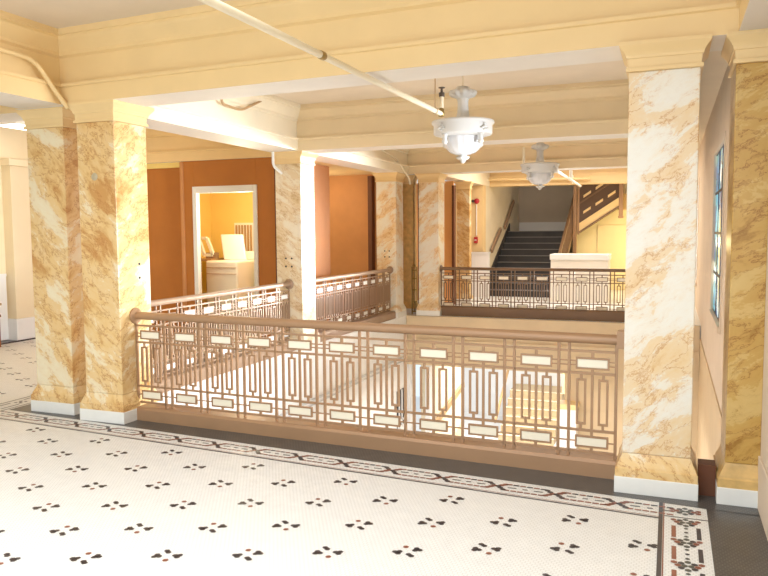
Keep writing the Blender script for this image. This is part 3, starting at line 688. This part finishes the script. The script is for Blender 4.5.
# wooden stand at left frame edge
t = thing('wooden_chair', (-9.08, 7.55, 0), 'brown wooden chair cut off by the left edge against the white wainscot', 'chair')
for a, b, hh in ((.17, .17, .9), (-.2, .17, .9), (.17, -.22, .45), (-.2, -.22, .45)):
    p = MB(); p.box(a - .025, a + .025, b - .025, b + .025, 0, hh); p.build('leg', WOOD, t)
p = MB(); p.box(-.23, .22, -.26, .2, .43, .47); p.build('seat', WOOD, t, .008)
p = MB(); p.box(-.2, .17, .15, .19, .62, .86); p.build('backrest', WOOD, t)
p = MB(); p.box(.16, .24, -.24, .2, .60, .635); p.build('armrest', TWOOD, t, .006)

# ------------------------------------------------------------------ lower storey seen through the rail
m = MB(); m.box(-9, 1.2, 4, 21, LOW - .2, LOW); struct(m, 'floor_lower', LOWW)
m = MB(); m.box(-4.9, -4.72, 4.9, 13.4, LOW, -.25); m.box(-4.72, -4.70, 4.9, 13.4, -.80, -.77, 1); m.box(-4.72, -4.705, 4.9, 13.4, -.86, -.85, 1); struct(m, 'wall_lower_left', [LOWW, mat('grey_line', (.6, .6, .6), .5)])
m = MB(); m.box(-4.9, XR, 4.9, 5.1, LOW, -.25); struct(m, 'wall_lower_front', LOWW)
m = MB(); m.box(-4.715, XR - .02, 13.31, 13.7, -.95, -.003); m.box(-4.72, XR - .02, 13.28, 13.33, -.50, -.44); struct(m, 'trim_20', TANW)
m = MB(); m.box(-1.72, XR, 13.38, 13.7, LOW, -.9); m.box(-1.72, XR, 13.372, 13.38, -1.615, -1.60); struct(m, 'wall_lower_far', TANW)
m = MB(); m.box(-4.72, -4.62, 13.3, 13.5, LOW, -.95); m.box(-4.40, -4.3, 13.5, 13.7, -3.4, -.9, 0); struct(m, 'trim_21', LOWW)
m = MB(); m.box(-4.55, -4.42, 13.7, 16.3, LOW, -.9); m.prism([(13.7, -3.4), (16.3, -3.4), (16.3, -2.75), (13.7, -3.38)], -4.42, -4.40, 1, 'yz'); struct(m, 'wall_lower_stair', [CREAM2, TANW])
p = MB(); p.bar((-4.38, 13.75, -2.35), (-4.38, 16.3, -1.92), .05, .12); tag(p.build('stair_handrail', TWOOD), 'tan handrail on the lower cream wall seen through the front railing', 'handrail')
m = MB(); m.box(-6, 0, 19.6, 19.8, LOW, -.25); struct(m, 'wall_lower_back', LOWW)
m = MB(); m.box(-9, 1, 13.7, 20, -.96, -.9); struct(m, 'ceiling_lower', LOWW)
t = thing('staircase', (-3.1, 17.1, LOW), 'pale stone steps on the lower storey seen through the front railing', 'staircase')
for k in range(6):
    p = MB(); p.box(-.64, .66, k * .27, (k + 1) * .27 + (.6 if k == 5 else .02), max(0, (k - 1) * .16), (k + 1) * .16); p.build('step', STONE, t)
    p = MB(); p.box(-.64, .66, k * .27 - .02, k * .27 + .03, (k + 1) * .16, (k + 1) * .16 + .012); p.build('nosing', CREAM2, t)
p = MB(); p.bar((-.72, 0, .45), (-.72, 2.2, 1.9), .05, .06); p.build('handrail', TWOOD, t)
t = thing('pier', (-1.635, 13.15, LOW), 'white square pier with cream cap on the lower storey beside the stone steps', 'pier')
p = MB(); p.box(-.165, .165, -.15, .15, 0, 1.88); p.build('shaft', LOWW, t)
p = MB(); p.box(-.185, .185, -.17, .17, 1.88, 1.97); p.build('cap', CREAM, t)
m = MB(); m.box(-2.35, -2.18, 17.8, 17.9, -2.3, -1.0); struct(m, 'trim_22', CREAM)
t = thing('grille', (-4.715, 12.98, -1.74), 'dark iron grille on the white lower wall seen through the front railing', 'grille')
p = MB(); p.box(-.004, .012, -.22, .22, -.36, .36); p.build('opening', BLACK, t)
p = MB()
for q in (-.15, 0, .15): p.box(.012, .03, q - .015, q + .015, -.36, .36)
for q in (-.22, -.34): p.box(.012, .03, -.22, .22, q - .02, q + .02)
p.build('bars', LOWW, t)

# ------------------------------------------------------------------ camera
f, yaw, pitch, roll = 736.64, .3706, .0757, -.0071
cy, sy = math.cos(yaw), math.sin(yaw)
w = Vector((-sy * math.cos(pitch), cy * math.cos(pitch), -math.sin(pitch))); r = Vector((cy, sy, 0)); u = r.cross(w)
r2 = r * math.cos(roll) + u * math.sin(roll); u2 = -r * math.sin(roll) + u * math.cos(roll)
cam = bpy.data.cameras.new('camera'); co = bpy.data.objects.new('camera', cam); C.objects.link(co)
M = Matrix((r2, u2, -w)).transposed().to_4x4(); M.translation = (0, 0, 1.6); co.matrix_world = M
cam.sensor_width = 36; cam.lens = f / 768 * 36; cam.clip_start = .05; S.camera = co

# ------------------------------------------------------------------ light
wd = bpy.data.worlds.new('world'); S.world = wd; wd.use_nodes = True
bg = wd.node_tree.nodes['Background']; bg.inputs[0].default_value = (.76, .88, 1, 1); bg.inputs[1].default_value = 1.0
def area(name, loc, target, sx, sy_, power, col, spread=180):
    l = bpy.data.lights.new(name, 'AREA'); l.shape = 'RECTANGLE'; l.size = sx; l.size_y = sy_; l.energy = power; l.color = col; l.spread = math.radians(spread)
    o = bpy.data.objects.new(name, l); C.objects.link(o); o.location = loc
    o.rotation_euler = (Vector(target) - Vector(loc)).to_track_quat('-Z', 'Y').to_euler(); return o
def point(name, loc, power, col, rad=.15):
    l = bpy.data.lights.new(name, 'POINT'); l.energy = power; l.color = col; l.shadow_soft_size = rad
    o = bpy.data.objects.new(name, l); C.objects.link(o); o.location = loc; return o
DAY = (1, .97, .93); WARM = (1, .80, .50)
area('window_daylight', (XR + .6, 6.4, 1.3), (-4.7, 6.5, 1.1), 1.6, 1.3, 105, (.82, .90, 1), 64)  # light behind the added near opening, brightens the pillars' right faces
area('window_sunlight', (XR + .6, 16.75, 1.5), (-4.66, 9.1, 1.45), 1.3, 1.6, 150, (.90, .95, 1), 26)  # light behind the added far opening, whitens the middle pillar's right side
area('hall_daylight', (-2.0, -3.0, 2.2), (-2.0, 5, .6), 5, 2.0, 125, (.72, .86, 1))
area('hall_ceiling_light', (-2.3, 1.7, 3.15), (-2.3, 1.75, 0), 4.2, 3.0, 92, (.80, .90, 1), 150)  # unseen overhead light added to brighten the hall floor
for x_, y_ in ((-1.6, 1.4), (-4.0, 1.4)): point('hall_lamp', (x_, y_, 2.6), 7, (1, .86, .66), .18)
point('corridor_lamp', (-7.3, 7.2, 2.5), 22, WARM, .15)
point('laundry_lamp', (-6.2, 9.9, 1.95), 40, (1, .90, .62), .1)
point('recess_lamp', (-6.3, 12.2, 2.3), 16, (1, .85, .6), .1)  # unseen point light added to brighten the recess
point('stair_lamp', (-.55, 19.4, 1.3), 60, (1, .80, .42), .12)
area('far_lamp', (-2.2, 16.2, 3.2), (-2.2, 16.2, 0), 3, 2, 110, (1, .93, .84))
area('lower_lamp', (-2.2, 9.5, -1.0), (-2.2, 9.5, -3), 4.0, 6, 150, DAY)  # added to brighten the lower storey, has no fixture of its own
area('lower_hall_lamp', (-2.8, 16.2, -1.0), (-2.8, 16.2, -3), 3, 3, 150, DAY)  # added light that lifts the lower stair hall and its back wall

S.view_settings.view_transform = 'Standard'; S.view_settings.look = 'None'; S.view_settings.gamma = 1; S.view_settings.exposure = .25; S.view_settings.use_curve_mapping = False
